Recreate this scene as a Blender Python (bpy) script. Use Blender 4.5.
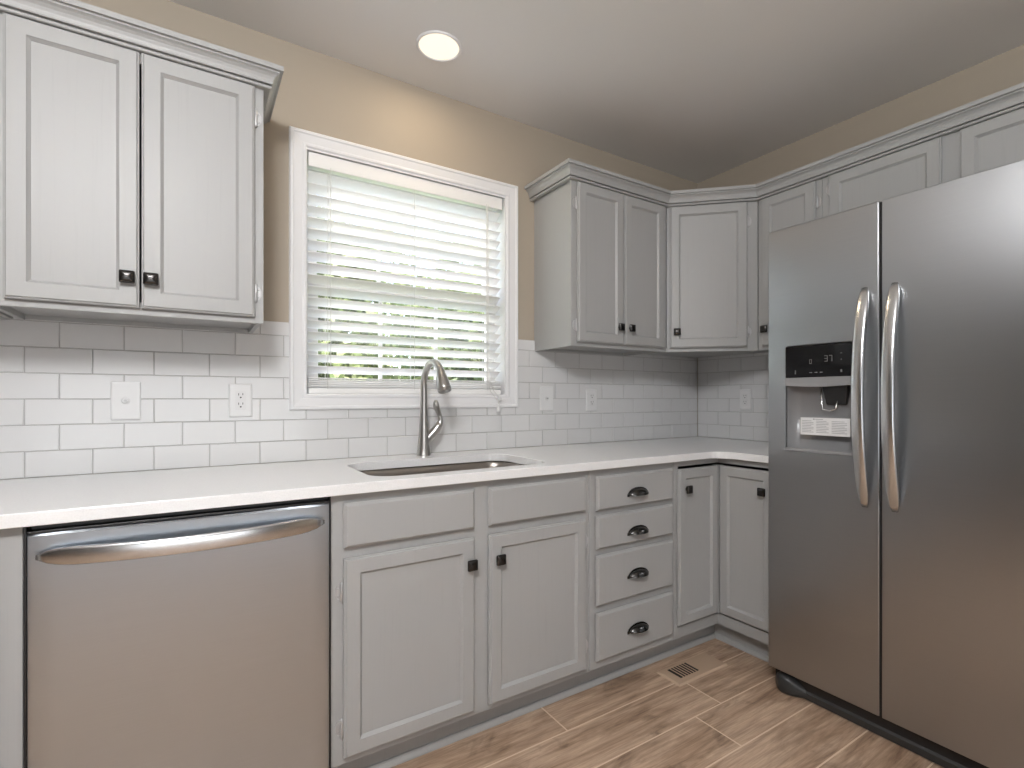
import bpy, bmesh, math, random
from mathutils import Vector, Matrix
from mathutils.noise import noise
C = bpy.context.scene
COL = C.collection
PI = math.pi
random.seed(7)
for o in list(bpy.data.objects): bpy.data.objects.remove(o)

# ------------------------------------------------------------------ camera
cam_d = bpy.data.cameras.new('camera'); cam = bpy.data.objects.new('camera', cam_d); COL.objects.link(cam)
C.camera = cam
F, PX, PY = 515.625, 535.265, 397.936
cam_d.sensor_width = 36.0; cam_d.sensor_fit = 'HORIZONTAL'
cam_d.lens = F / 1024 * 36
cam_d.shift_x = (512 - PX) / 1024
cam_d.shift_y = (PY - 384) / 1024
cam_d.clip_start = 0.02; cam_d.clip_end = 200
cam.location = (-2.5884, -2.10555, 1.12982)
cam.rotation_euler = (PI / 2, 0, 0.9876129 - PI / 2)

# ------------------------------------------------------------------ world, sun, exposure
C.view_settings.view_transform = 'Standard'; C.view_settings.look = 'None'
C.view_settings.gamma = 1; C.view_settings.use_curve_mapping = False
C.view_settings.exposure = 0.22
world = bpy.data.worlds.new('sky'); C.world = world; world.use_nodes = True
wn = world.node_tree.nodes; wl = world.node_tree.links; wn.clear()
wo = wn.new('ShaderNodeOutputWorld'); wb = wn.new('ShaderNodeBackground'); sky = wn.new('ShaderNodeTexSky')
sky.sky_type = 'NISHITA'; sky.sun_disc = False; sky.sun_elevation = math.radians(48); sky.sun_rotation = math.radians(160)
sky.dust_density = 3.0
wb.inputs['Strength'].default_value = 1.15
wl.new(sky.outputs[0], wb.inputs['Color']); wl.new(wb.outputs[0], wo.inputs['Surface'])

CEIL = 2.453
def area(name, loc, rot, sx, sy, power, col, spread=PI):
    d = bpy.data.lights.new(name, 'AREA'); d.shape = 'RECTANGLE'; d.size = sx; d.size_y = sy
    d.energy = power; d.color = col; d.spread = spread
    o = bpy.data.objects.new(name, d); COL.objects.link(o); o.location = loc; o.rotation_euler = rot
    return o
sun_d = bpy.data.lights.new('sun', 'SUN'); sun_d.energy = 8.0; sun_d.angle = math.radians(1); sun_d.color = (1, .95, .86)
sun = bpy.data.objects.new('sun', sun_d); COL.objects.link(sun); sun.rotation_euler = (math.radians(42), 0, math.radians(200)); sun.location = (-2, 6, 8)
# added soft fill low at the solid rear wall, to lift the base cabinets
area('rear_fill', (-2.65, -4.86, .80), (math.radians(90), 0, 0), 2.4, 1.3, 18, (.93, .97, 1.0))

# the kitchen's main ceiling lamp, above and left of the photographer
pd = bpy.data.lights.new('kitchen_lamp', 'POINT'); pd.energy = 106; pd.color = (.985, .99, 1.0); pd.shadow_soft_size = .22
po = bpy.data.objects.new('kitchen_lamp', pd); COL.objects.link(po); po.location = (-2.95, -2.3, 2.25)

# ------------------------------------------------------------------ materials
def mat(name, col=(.8, .8, .8), rough=.5, metal=0.0, spec=.5, coat=0, build=None):
    m = bpy.data.materials.new(name); m.use_nodes = True
    nt = m.node_tree; b = nt.nodes['Principled BSDF']
    b.inputs['Base Color'].default_value = (*col, 1); b.inputs['Roughness'].default_value = rough
    b.inputs['Metallic'].default_value = metal; b.inputs['Specular IOR Level'].default_value = spec
    b.inputs['Coat Weight'].default_value = coat; b.inputs['Coat Roughness'].default_value = .05
    if build: build(nt, b)
    return m
def N(nt, t, **kw):
    n = nt.nodes.new(t)
    for k, v in kw.items():
        if k in n.inputs: n.inputs[k].default_value = v
        else: setattr(n, k, v)
    return n
def coords(nt, scale, kind='Object'):
    tc = N(nt, 'ShaderNodeTexCoord'); mp = N(nt, 'ShaderNodeMapping'); mp.inputs['Scale'].default_value = scale
    nt.links.new(tc.outputs[kind], mp.inputs['Vector']); return mp.outputs[0]
def ramp(nt, fac, stops):
    r = N(nt, 'ShaderNodeValToRGB'); cr = r.color_ramp
    while len(cr.elements) < len(stops): cr.elements.new(.5)
    for e, (p, c) in zip(cr.elements, stops): e.position = p; e.color = (*c, 1)
    nt.links.new(fac, r.inputs[0]); return r.outputs[0]
def noise_(nt, vec, scale, detail=4, rough=.5, dist=0):
    n = N(nt, 'ShaderNodeTexNoise'); n.inputs['Scale'].default_value = scale; n.inputs['Detail'].default_value = detail
    n.inputs['Roughness'].default_value = rough; n.inputs['Distortion'].default_value = dist
    nt.links.new(vec, n.inputs['Vector']); return n.outputs['Fac']
def bump(nt, b, h, strength, dist=.001, inp='Normal'):
    bp = N(nt, 'ShaderNodeBump'); bp.inputs['Strength'].default_value = strength; bp.inputs['Distance'].default_value = dist
    nt.links.new(h, bp.inputs['Height']); nt.links.new(bp.outputs[0], b.inputs[inp])

def b_paint(nt, b):
    v = coords(nt, (90, 90, 3.2)); n = noise_(nt, v, 1.0, 5, .6, .6)
    nt.links.new(ramp(nt, n, [(.3, (.362, .362, .356)), (.45, (.376, .376, .370))]), b.inputs['Base Color'])
CAB = mat('painted_oak_grey', (.43, .42, .40), .45, build=b_paint)
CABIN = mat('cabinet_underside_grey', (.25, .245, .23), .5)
def b_wall(nt, b):
    bump(nt, b, noise_(nt, coords(nt, (1, 1, 1)), 220, 2), .15, .0006)
WALL = mat('tan_wall_paint', (.41, .355, .285), .6, spec=.3, build=b_wall)
CEILM = mat('ceiling_paint', (.80, .795, .79), .8, spec=.2, build=b_wall)
WALL2 = mat('grey_wall_paint', (.26, .255, .25), .6, spec=.3, build=b_wall)
TRIM = mat('white_trim_paint', (.78, .78, .79), .3)
VINYL = mat('white_window_vinyl', (.78, .76, .73), .35)
def b_tile(nt, b):
    bump(nt, b, noise_(nt, coords(nt, (1, 1, 1)), 14, 2), .12, .004)
TILE = mat('white_glazed_tile', (.66, .66, .66), .12, spec=.5, build=b_tile)
GROUT = mat('pale_grout', (.43, .42, .41), .8, spec=.2)
def b_quartz(nt, b):
    n = noise_(nt, coords(nt, (1, 1, 1)), 260, 3)
    nt.links.new(ramp(nt, n, [(.35, (.82, .82, .82)), (.6, (.86, .86, .86))]), b.inputs['Base Color'])
QUARTZ = mat('white_quartz', (.76, .76, .76), .16, build=b_quartz)
def brushed(scale, rough, aniso, amt=.02, rot=0.0, base=(.44, .45, .46)):
    def f(nt, b):
        n = noise_(nt, coords(nt, scale), 1.0, 4, .6)
        nt.links.new(ramp(nt, n, [(.3, tuple(c * (1 - amt) for c in base)), (.7, tuple(c * (1 + amt) for c in base))]), b.inputs['Base Color'])
        t = N(nt, 'ShaderNodeTangent'); t.direction_type = 'RADIAL'; t.axis = 'Z'
        nt.links.new(t.outputs[0], b.inputs['Tangent'])
        b.inputs['Anisotropic'].default_value = aniso; b.inputs['Anisotropic Rotation'].default_value = rot
        bump(nt, b, n, .015, .0002)
    return f
STEEL = mat('brushed_stainless', (.5, .5, .5), .42, 1.0, build=brushed((4, 4, 700), .3, .88, base=(.64, .695, .76)))
STEELF = mat('brushed_stainless_fridge', (.4, .4, .4), .28, 1.0, build=brushed((4, 4, 700), .3, .7, base=(.40, .409, .42)))
STEELH = mat('handle_stainless', (.68, .69, .70), .22, 1.0)
NICKEL = mat('brushed_nickel', (.55, .54, .52), .28, 1.0)
SINKM = mat('sink_steel', (.38, .35, .32), .33, 1.0)
BLACKM = mat('oil_rubbed_bronze', (.06, .057, .055), .25, .9)
PEWTER = mat('dark_pewter', (.10, .098, .095), .22, 1.0)
HINGE = mat('satin_nickel_hinge', (.52, .52, .52), .35, .5)
BLACKP = mat('black_plastic', (.012, .012, .013), .35)
GLOSSB = mat('glossy_black_panel', (.006, .006, .007), .07)
DARKG = mat('dark_grey_plastic', (.03, .03, .03), .35)
GREYP = mat('grey_plastic', (.26, .26, .265), .35, .15)
WPLAST = mat('white_plastic', (.72, .72, .72), .3)
PLATE2 = mat('plate_plastic', (.69, .69, .69), .35)
SLOT = mat('slot_dark', (.03, .03, .03), .6)
PAPER = mat('label_paper', (.72, .72, .72), .6)
INK = mat('label_ink', (.33, .33, .34), .7)
PRINT = mat('panel_print', (.17, .17, .17), .5)
LAMP = mat('lamp_lens', (.3, .27, .22), .5)
_b = LAMP.node_tree.nodes['Principled BSDF']; _b.inputs['Emission Color'].default_value = (1, .88, .73, 1); _b.inputs['Emission Strength'].default_value = .92
def b_glass(nt, b):
    tr = N(nt, 'ShaderNodeBsdfTransparent'); mx = N(nt, 'ShaderNodeMixShader'); gl = N(nt, 'ShaderNodeBsdfGlossy'); gl.inputs['Roughness'].default_value = .01
    mx.inputs[0].default_value = .06
    nt.links.new(tr.outputs[0], mx.inputs[1]); nt.links.new(gl.outputs[0], mx.inputs[2])
    nt.links.new(mx.outputs[0], nt.nodes['Material Output'].inputs['Surface'])
GLASS = mat('window_glass', build=b_glass)
def b_slat(nt, b):
    tl = N(nt, 'ShaderNodeBsdfTranslucent'); tl.inputs['Color'].default_value = (.9, .86, .78, 1)
    mx = N(nt, 'ShaderNodeMixShader'); mx.inputs[0].default_value = .05
    nt.links.new(b.outputs[0], mx.inputs[1]); nt.links.new(tl.outputs[0], mx.inputs[2])
    nt.links.new(mx.outputs[0], nt.nodes['Material Output'].inputs['Surface'])
SLAT = mat('white_blind_slat', (.9, .895, .88), .35, build=b_slat)
CORD = mat('blind_cord', (.75, .74, .71), .8)
def b_wood(nt, b):
    tc = N(nt, 'ShaderNodeTexCoord'); at = N(nt, 'ShaderNodeAttribute'); at.attribute_name = 'plank'
    cb = N(nt, 'ShaderNodeVectorMath', operation='MULTIPLY_ADD')
    nt.links.new(at.outputs['Color'], cb.inputs[0]); cb.inputs[1].default_value = (37, 23, 11); nt.links.new(tc.outputs['Object'], cb.inputs[2])
    mp = N(nt, 'ShaderNodeMapping'); mp.inputs['Scale'].default_value = (1.6, 11, 1); nt.links.new(cb.outputs[0], mp.inputs[0])
    n1 = noise_(nt, mp.outputs[0], 1.5, 7, .62, 1.2)
    mp2 = N(nt, 'ShaderNodeMapping'); mp2.inputs['Scale'].default_value = (5, 95, 1); nt.links.new(cb.outputs[0], mp2.inputs[0])
    n2 = noise_(nt, mp2.outputs[0], 1.0, 5, .7, .4)
    mp3 = N(nt, 'ShaderNodeMapping'); mp3.inputs['Scale'].default_value = (4, 9, 1); nt.links.new(cb.outputs[0], mp3.inputs[0])
    n3 = noise_(nt, mp3.outputs[0], 1.0, 4, .6, 1.0)
    c1 = ramp(nt, n1, [(.28, (.25, .155, .10)), (.43, (.46, .315, .215)), (.6, (.62, .45, .325)), (.78, (.70, .53, .39))])
    c2 = ramp(nt, n2, [(.3, (.5, .47, .44)), (.6, (1, 1, 1))])
    c3 = ramp(nt, n3, [(.27, (.42, .39, .37)), (.42, (.92, .92, .92)), (.8, (1.05, 1.05, 1.05))])
    m = N(nt, 'ShaderNodeMix', data_type='RGBA', blend_type='MULTIPLY'); m.inputs[0].default_value = .85
    nt.links.new(c1, m.inputs[6]); nt.links.new(c2, m.inputs[7])
    m2 = N(nt, 'ShaderNodeMix', data_type='RGBA', blend_type='MULTIPLY'); m2.inputs[0].default_value = .9
    nt.links.new(m.outputs[2], m2.inputs[6]); nt.links.new(c3, m2.inputs[7])
    nt.links.new(m2.outputs[2], b.inputs['Base Color'])
    bump(nt, b, n2, .2, .0008)
WOOD = mat('wood_look_tile', (.35, .26, .2), .42, build=b_wood)
FGROUT = mat('floor_grout', (.74, .60, .47), .8)
LAWN = mat('lawn', (.28, .33, .18), .9)
def b_leaf(nt, b):
    oi = N(nt, 'ShaderNodeAttribute'); oi.attribute_name = 'leaf'
    nt.links.new(ramp(nt, oi.outputs['Fac'], [(0, (.04, .06, .03)), (.35, (.17, .24, .09)), (.7, (.46, .54, .27)), (1, (.7, .74, .5))]), b.inputs['Base Color'])
    tl = N(nt, 'ShaderNodeBsdfTranslucent'); tl.inputs['Color'].default_value = (.42, .48, .26, 1)
    mx = N(nt, 'ShaderNodeMixShader'); mx.inputs[0].default_value = .4
    nt.links.new(b.outputs[0], mx.inputs[1]); nt.links.new(tl.outputs[0], mx.inputs[2])
    nt.links.new(mx.outputs[0], nt.nodes['Material Output'].inputs['Surface'])
LEAF = mat('tree_leaves', (.3, .45, .15), .6, build=b_leaf)
BARK = mat('tree_bark', (.12, .09, .06), .9)
REGIS = mat('register_wood', (.48, .35, .25), .5)
REGGAP = mat('register_dark', (.02, .015, .012), .7)

# ------------------------------------------------------------------ helpers
def bm_new(): return bmesh.new()
def box(bm, x0, x1, y0, y1, z0, z1):
    vs = [bm.verts.new((x, y, z)) for z in (z0, z1) for y in (y0, y1) for x in (x0, x1)]
    for f in ((0, 2, 3, 1), (4, 5, 7, 6), (0, 1, 5, 4), (2, 6, 7, 3), (0, 4, 6, 2), (1, 3, 7, 5)):
        bm.faces.new([vs[i] for i in f])
    return vs
def loft(bm, rings, closed=True, cap0=True, cap1=True, smooth=False):
    R = [[bm.verts.new(p) for p in r] for r in rings]; n = len(R[0])
    for a, b in zip(R, R[1:]):
        for i in range(n if closed else n - 1):
            f = bm.faces.new((a[i], a[(i + 1) % n], b[(i + 1) % n], b[i])); f.smooth = smooth
    if cap0: bm.faces.new(R[0][::-1])
    if cap1: bm.faces.new(R[-1])
    return R
def link(name, bm, m, parent=None, bevel=0, seg=2, recalc=True, angle=40):
    if recalc: bmesh.ops.recalc_face_normals(bm, faces=bm.faces)
    me = bpy.data.meshes.new(name); bm.to_mesh(me); bm.free()
    o = bpy.data.objects.new(name, me); COL.objects.link(o)
    for k in (m if isinstance(m, (list, tuple)) else [m]): me.materials.append(k)
    if parent: o.parent = parent
    if bevel:
        bv = o.modifiers.new('bevel', 'BEVEL'); bv.width = bevel; bv.segments = seg; bv.limit_method = 'ANGLE'; bv.angle_limit = math.radians(angle)
        bv.harden_normals = False
    return o
def tag(o, label=None, cat=None, group=None, kind=None):
    if label: o['label'] = label
    if cat: o['category'] = cat
    if group: o['group'] = group
    if kind: o['kind'] = kind
    return o
def thing(name, label, cat, loc=(0, 0, 0), rz=0, group=None):
    o = bpy.data.objects.new(name, None); COL.objects.link(o); o.empty_display_size = .1
    o.location = loc; o.rotation_euler = (0, 0, rz); return tag(o, label, cat, group)
def struct(name, bm, m, **k):
    o = link(name, bm, m, **k); o['kind'] = 'structure'; return o
def boxobj(name, dims, m, parent=None, bevel=0, **k):
    bm = bm_new(); box(bm, *dims); return link(name, bm, m, parent, bevel, **k)
def rrect(x0, x1, y0, y1, r, n=6):
    pts = []
    for cx, cy, a0 in ((x1 - r, y1 - r, 0), (x0 + r, y1 - r, 90), (x0 + r, y0 + r, 180), (x1 - r, y0 + r, 270)):
        for i in range(n + 1):
            a = math.radians(a0 + 90 * i / n); pts.append((cx + r * math.cos(a), cy + r * math.sin(a)))
    return pts
def plate(bm, outer, holes, f0, f1):
    """polygon with holes, extruded between the placements f0 and f1 (2D -> 3D)"""
    def loop(pts, f): 
        vs = [bm.verts.new(f(*p)) for p in pts]
        return vs, [bm.edges.new((vs[i], vs[(i + 1) % len(vs)])) for i in range(len(vs))]
    loops = [outer] + list(holes); A = [loop(l, f0) for l in loops]; B = [loop(l, f1) for l in loops]
    for S in (A, B): bmesh.ops.triangle_fill(bm, use_beauty=True, use_dissolve=False, edges=[e for _, es in S for e in es])
    for (va, _), (vb, _) in zip(A, B):
        n = len(va)
        for i in range(n): bm.faces.new((va[i], va[(i + 1) % n], vb[(i + 1) % n], vb[i]))
def tube(bm, pts, rad, n=16, cap=True, sx=1.0):
    pts = [Vector(p) for p in pts]; rings = []; up = None
    for i, p in enumerate(pts):
        t = (pts[min(i + 1, len(pts) - 1)] - pts[max(i - 1, 0)]).normalized()
        if up is None: up = Vector((1, 0, 0)) if abs(t.x) < .9 else Vector((0, 1, 0))
        u = (up - t * up.dot(t)).normalized(); v = t.cross(u); up = u
        r = rad[i] if isinstance(rad, (list, tuple)) else rad
        rings.append([p + u * r * sx * math.cos(2 * PI * k / n) + v * r * math.sin(2 * PI * k / n) for k in range(n)])
    loft(bm, rings, smooth=True, cap0=cap, cap1=cap)
def lathe(bm, prof, c=(0, 0, 0), n=24, axis='Z', cap=True):
    rings = []
    for r, h in prof:
        ring = []
        for k in range(n):
            a = 2 * PI * k / n; x, y = r * math.cos(a), r * math.sin(a)
            ring.append((c[0] + x, c[1] + y, c[2] + h) if axis == 'Z' else (c[0] + x, c[1] + h, c[2] + y))
        rings.append(ring)
    loft(bm, rings, smooth=True, cap0=cap, cap1=cap)
def bez(p0, p1, p2, p3, n):
    P = [Vector(p) for p in (p0, p1, p2, p3)]
    return [P[0] * (1 - t) ** 3 + P[1] * 3 * t * (1 - t) ** 2 + P[2] * 3 * t * t * (1 - t) + P[3] * t ** 3 for t in [i / n for i in range(n + 1)]]

# ------------------------------------------------------------------ room shell
RX0, RY0 = -8.6, -4.95      # far left and rear walls, behind the photographer
WX0, WX1, WZ0, WZ1 = -2.250, -1.362, 1.135, 2.083      # kitchen window opening
def wall_with_hole(name, axis, at0, at1, a0, a1, hole, m):
    bm = bm_new(); out = [(a0, 0), (a1, 0), (a1, CEIL), (a0, CEIL)]
    f = (lambda v: (lambda a, z: (a, v, z))) if axis == 'Y' else (lambda v: (lambda a, z: (v, a, z)))
    h = [[(hole[0], hole[2]), (hole[1], hole[2]), (hole[1], hole[3]), (hole[0], hole[3])]] if hole else []
    plate(bm, out, h, f(at0), f(at1)); return struct(name, bm, m)
wall_with_hole('wall_back', 'Y', 0, .14, RX0, .12, (WX0, WX1, WZ0, WZ1), WALL)
wall_with_hole('wall_right', 'X', 0, .12, RY0, 0, None, WALL)
wall_with_hole('wall_rear', 'Y', RY0 - .12, RY0, RX0, .12, None, WALL2)
wall_with_hole('wall_left', 'X', RX0 - .12, RX0, RY0 - .12, .14, None, WALL2)
bm = bm_new(); box(bm, RX0 - .12, .12, RY0 - .12, .14, CEIL, CEIL + .1); struct('ceiling', bm, CEILM)

pd_ = thing('rear_fill_backing', None, None); pd_['kind'] = 'structure'  # added white pleated backing behind the fill light; the rear wall has no opening
bm = bm_new(); nf = 60; ring = []
rings = []
for z in (.03, 2.08):
    rings.append([(-4.4 + 3.0 * i / nf, RY0 + .045 + .018 * math.sin(i * 1.9), z) for i in range(nf + 1)] + [(-4.4 + 3.0 * i / nf, RY0 + .043 + .018 * math.sin(i * 1.9), z) for i in range(nf, -1, -1)])
loft(bm, rings); link('fill_backing_folds', bm, TRIM, pd_)
# floor: wood-look planks (one surface)
bm = bm_new(); lay = bm.loops.layers.color.new('plank'); g = .0027; pw = .1865
rows = {0: -1.533, 1: -.964, 2: -1.108, 3: -.45, 4: -1.35, -1: -1.2}
rng = random.Random(3)
j = -3
while True:
    y1 = -.519 - j * pw; y0 = y1 - pw
    if y1 < RY0: break
    off = rows.get(j, -1.0 - ((j * 0.437) % 1.22)); x = off - 1.22 * math.ceil((off - RX0) / 1.22)
    while x < .0:
        xa, xb, ya, yb = max(x + g, RX0), min(x + 1.22 - g, 0), max(y0 + g, RY0), min(y1 - g, 0)
        x += 1.22
        if xb - xa < .01 or yb - ya < .01: continue
        vs = [bm.verts.new(p) for p in ((xa, ya, 0), (xb, ya, 0), (xb, yb, 0), (xa, yb, 0))]
        f = bm.faces.new(vs); c = (rng.random(), rng.random(), rng.random(), 1)
        for l in f.loops: l[lay] = c
    j += 1
pl = bm; n0 = len(pl.faces)
vs = [pl.verts.new(p) for p in ((RX0, RY0, -.0012), (0, RY0, -.0012), (0, 0, -.0012), (RX0, 0, -.0012))]; f = pl.faces.new(vs)
f.material_index = 1
box(pl, RX0 - .12, .12, RY0 - .12, .14, -.1, -.002)
pl.faces.ensure_lookup_table()
for f in pl.faces[n0:]: f.material_index = 1
struct('floor', pl, [WOOD, FGROUT])

# subway tile backsplashes: every tile bevelled, tiny hand-set tilt
TP, TH, TZ = .1540, .0777, .8933
def backsplash(name, label, a0, a1, joint0, zones, place):
    """a runs along the wall; zones(k) -> list of (lo, hi, z_lo, z_hi) clips"""
    bm = bm_new(); gr = .0011; rg = random.Random(5)
    for k in range(7):
        z0 = TZ + k * TH; z1 = z0 + TH
        s = joint0 + (-.5 * TP if k % 2 == 0 else 0); a = s - TP * math.ceil((s - a0) / TP)
        while a < a1:
            for lo, hi, zl, zh in zones(k):
                xa, xb, za, zb = max(a, lo, a0) + gr, min(a + TP, hi, a1) - gr, max(z0, zl) + gr, min(z1, zh) - gr
                if xb - xa < .004 or zb - za < .004: continue
                t = [rg.uniform(-.00045, .00045) for _ in range(2)]; e = .0016
                def q(u, v, d): return place(u, v, d)
                back = [q(xa, za, .001), q(xb, za, .001), q(xb, zb, .001), q(xa, zb, .001)]
                mid = [q(xa, za, .0052), q(xb, za, .0052), q(xb, zb, .0052), q(xa, zb, .0052)]
                fr = [q(xa + e, za + e, .0068 + t[0] + t[1]), q(xb - e, za + e, .0068 - t[0] + t[1]), q(xb - e, zb - e, .0068 - t[0] - t[1]), q(xa + e, zb - e, .0068 + t[0] - t[1])]
                loft(bm, [back, mid, fr], cap0=False)
            a += TP
    n = len(bm.faces)
    for lo, hi, zl, zh in zones(-1):
        vs = [bm.verts.new(place(*p)) for p in ((lo, zl, .0046), (hi, zl, .0046), (hi, zh, .0046), (lo, zh, .0046))]; bm.faces.new(vs)
    bm.faces.ensure_lookup_table()
    for f in bm.faces[n:]: f.material_index = 1
    o = link(name, bm, [TILE, GROUT], recalc=False); tag(o, label, 'backsplash'); return o
CASX0, CASX1, CASZ0, CASZ1 = -2.297, -1.306, 1.085, 2.136
def zb(k):
    T = 1.41
    if 0 <= k <= 2: return [(-3.75, -.0075, TZ, T)]
    return [(-3.75, CASX0 + .03, TZ, T), (CASX1 - .03, -.0075, TZ, T)] + ([(CASX0 + .03, CASX1 - .03, TZ, CASZ0 + .03)] if k < 0 else [])
def zr(k): return [(.0075, 1.02, TZ, 1.41)]
b1 = backsplash('tile_backsplash', 'long white subway tile backsplash under the window behind the faucet', -3.75, -.0075, -2.93192, zb, lambda a, z, d: (a, -d, z))
b2 = backsplash('tile_backsplash', 'short white subway tile backsplash right of the corner, ending behind the refrigerator', .0075, 1.02, 0, zr, lambda a, z, d: (-d, -a, z))
for o in (b1, b2):
    bm = bmesh.new(); bm.from_mesh(o.data); bmesh.ops.recalc_face_normals(bm, faces=bm.faces)
    for f in bm.faces:
        if f.material_index == 1:
            n = f.normal
            if (n.y > 0 and o is b1) or (n.x > 0 and o is b2): f.normal_flip()
    bm.to_mesh(o.data); bm.free()

# ------------------------------------------------------------------ window (structure)
w = thing('window_1', None, None); w['kind'] = 'structure'
bm = bm_new()
prof = [(.000, .0), (.000, .014), (.004, .019), (.012, .019), (.016, .015), (.044, .011), (.050, .0135), (.056, .0135), (.0605, .010), (.0605, .0)]
rings = []
for ins, d in prof:
    x0, x1, z0, z1 = CASX0 + ins, CASX1 - ins, CASZ0 + ins, CASZ1 - ins
    rings.append([(x0, -d, z0), (x1, -d, z0), (x1, -d, z1), (x0, -d, z1)])
loft(bm, rings, cap0=False, cap1=False); link('window_casing', bm, TRIM, w)
bm = bm_new(); t = .012; D = .135      # jamb liner
ix0, ix1, iz0, iz1 = CASX0 + .0605, CASX1 - .0675, CASZ0 + .0605, CASZ1 - .0665
box(bm, ix0 - .0145, ix0 + .001, -.008, D, iz0 - .014, iz1 + .014); box(bm, ix1 - .001, ix1 + .0125, -.008, D, iz0 - .014, iz1 + .014)
box(bm, ix0 + .001, ix1 - .001, -.008, D, iz0 - .014, iz0 + .001); box(bm, ix0 + .001, ix1 - .001, -.008, D, iz1 - .001, iz1 + .013)
link('window_jamb', bm, TRIM, w)
def sash(name, z0, z1, y0, y1, s=.05):
    bm = bm_new(); x0, x1 = ix0 + .006, ix1 - .006
    plate(bm, [(x0, z0), (x1, z0), (x1, z1), (x0, z1)], [[(x0 + s, z0 + s), (x1 - s, z0 + s), (x1 - s, z1 - s), (x0 + s, z1 - s)]], lambda a, z: (a, y0, z), lambda a, z: (a, y1, z))
    o = link(name, bm, VINYL, w, .003)
    ym = (y0 + y1) / 2
    boxobj('pane', (x0 + s - .004, x1 - s + .004, ym - .002, ym + .002, z0 + s - .004, z1 - s + .004), GLASS, o)
    return o
ZM = 1.585
lo = sash('lower_sash', iz0 + .004, ZM + .02, .078, .100)
up = sash('upper_sash', ZM - .022, iz1 - .004, .104, .126)
for o, za, zb2, ym in ((lo, iz0 + .05, ZM - .03, .089), (up, ZM + .03, iz1 - .05, .115)):
    bm = bm_new()
    for fx in (1 / 3, 2 / 3):
        x = ix0 + .056 + (ix1 - ix0 - .112) * fx; box(bm, x - .007, x + .007, ym - .006, ym + .006, za, zb2)
    box(bm, ix0 + .05, ix1 - .05, ym - .006, ym + .006, (za + zb2) / 2 - .007, (za + zb2) / 2 + .007)
    link('muntin', bm, VINYL, o)

# ------------------------------------------------------------------ blind
bl = thing('window_blind', 'white two-inch slatted blind lowered over the window with slats tilted half open', 'blind', (-1.8, .03, iz1))
def inb(name, bm, m, **k):
    o = link(name, bm, m, **k); o.parent = bl; o.matrix_parent_inverse = Matrix.Translation((1.8, -.03, -iz1)); return o
bx0, bx1 = ix0 + .007, ix1 - .012
bm = bm_new(); box(bm, bx0, bx1, .0, .008, 2.012, iz1 - .004); inb('valance', bm, SLAT, bevel=.002)
bm = bm_new(); box(bm, bx0 + .003, bx1 - .003, .012, .058, 2.022, iz1 - .008); inb('head_rail', bm, SLAT, bevel=.002)
bm = bm_new(); ta = math.radians(30); P = .0438; nz = 19
sl_c = .036
for k in range(nz):
    zc = 1.985 - k * P
    if zc < 1.222: break
    ring = []
    for s in range(7):
        u = -1 + s / 3; dy = u * .025; crown = .0022 * (1 - u * u)
        ring.append((dy * math.cos(ta) + crown * math.sin(ta), -dy * math.sin(ta) + crown * math.cos(ta)))
    pts = [(a, b + .0013) for a, b in ring] + [(a, b - .0013) for a, b in ring[::-1]]
    loft(bm, [[(x, sl_c + a, zc + b) for a, b in pts] for x in (bx0 + .002, bx1)])
inb('slats', bm, SLAT)
bm = bm_new(); box(bm, bx0 + .002, bx1, .012, .062, 1.1462, 1.169); inb('bottom_rail', bm, SLAT, bevel=.004)
bm = bm_new()
for k in range(5): box(bm, bx0 + .002, bx1, .012, .062, 1.174 + k * .0075, 1.1785 + k * .0075)
inb('stacked_slats', bm, SLAT, bevel=.001)
for fx in (.085, .5, .915):
    x = bx0 + (bx1 - bx0) * fx
    for yy in (.0115, .0605):
        bm = bm_new(); tube(bm, [(x, yy, 2.02), (x, yy, 1.165)], .0011, 6); inb('ladder_cord', bm, CORD)
bm = bm_new()     # lift cords, looped at the bottom and hanging in front of the casing
tube(bm, [(-1.47, -.003, 2.02), (-1.47, -.004, 1.6), (-1.468, -.005, 1.22), (-1.455, -.016, 1.16), (-1.425, -.026, 1.12), (-1.42, -.026, 1.118), (-1.42, -.027, 1.09)], .0016, 8)
tube(bm, [(-1.462, -.003, 2.02), (-1.461, -.004, 1.6), (-1.458, -.006, 1.22), (-1.44, -.02, 1.16), (-1.416, -.027, 1.135)], .0016, 8)
inb('lift_cord', bm, CORD)
bm = bm_new(); tube(bm, [(-2.15, -.004, 2.02), (-2.15, -.005, 1.25)], .0014, 8); inb('tilt_cord', bm, CORD)
bm = bm_new()
lathe(bm, [(.003, .03), (.005, .024), (.011, .0), (.012, -.006), (.002, -.006)], (-1.42, -.027, 1.072), 14)
inb('tassel', bm, WPLAST)
bm = bm_new(); lathe(bm, [(.003, .03), (.005, .022), (.010, .0), (.002, -.002)], (-1.412, -.027, 1.118), 14); inb('tassel', bm, WPLAST)

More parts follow.
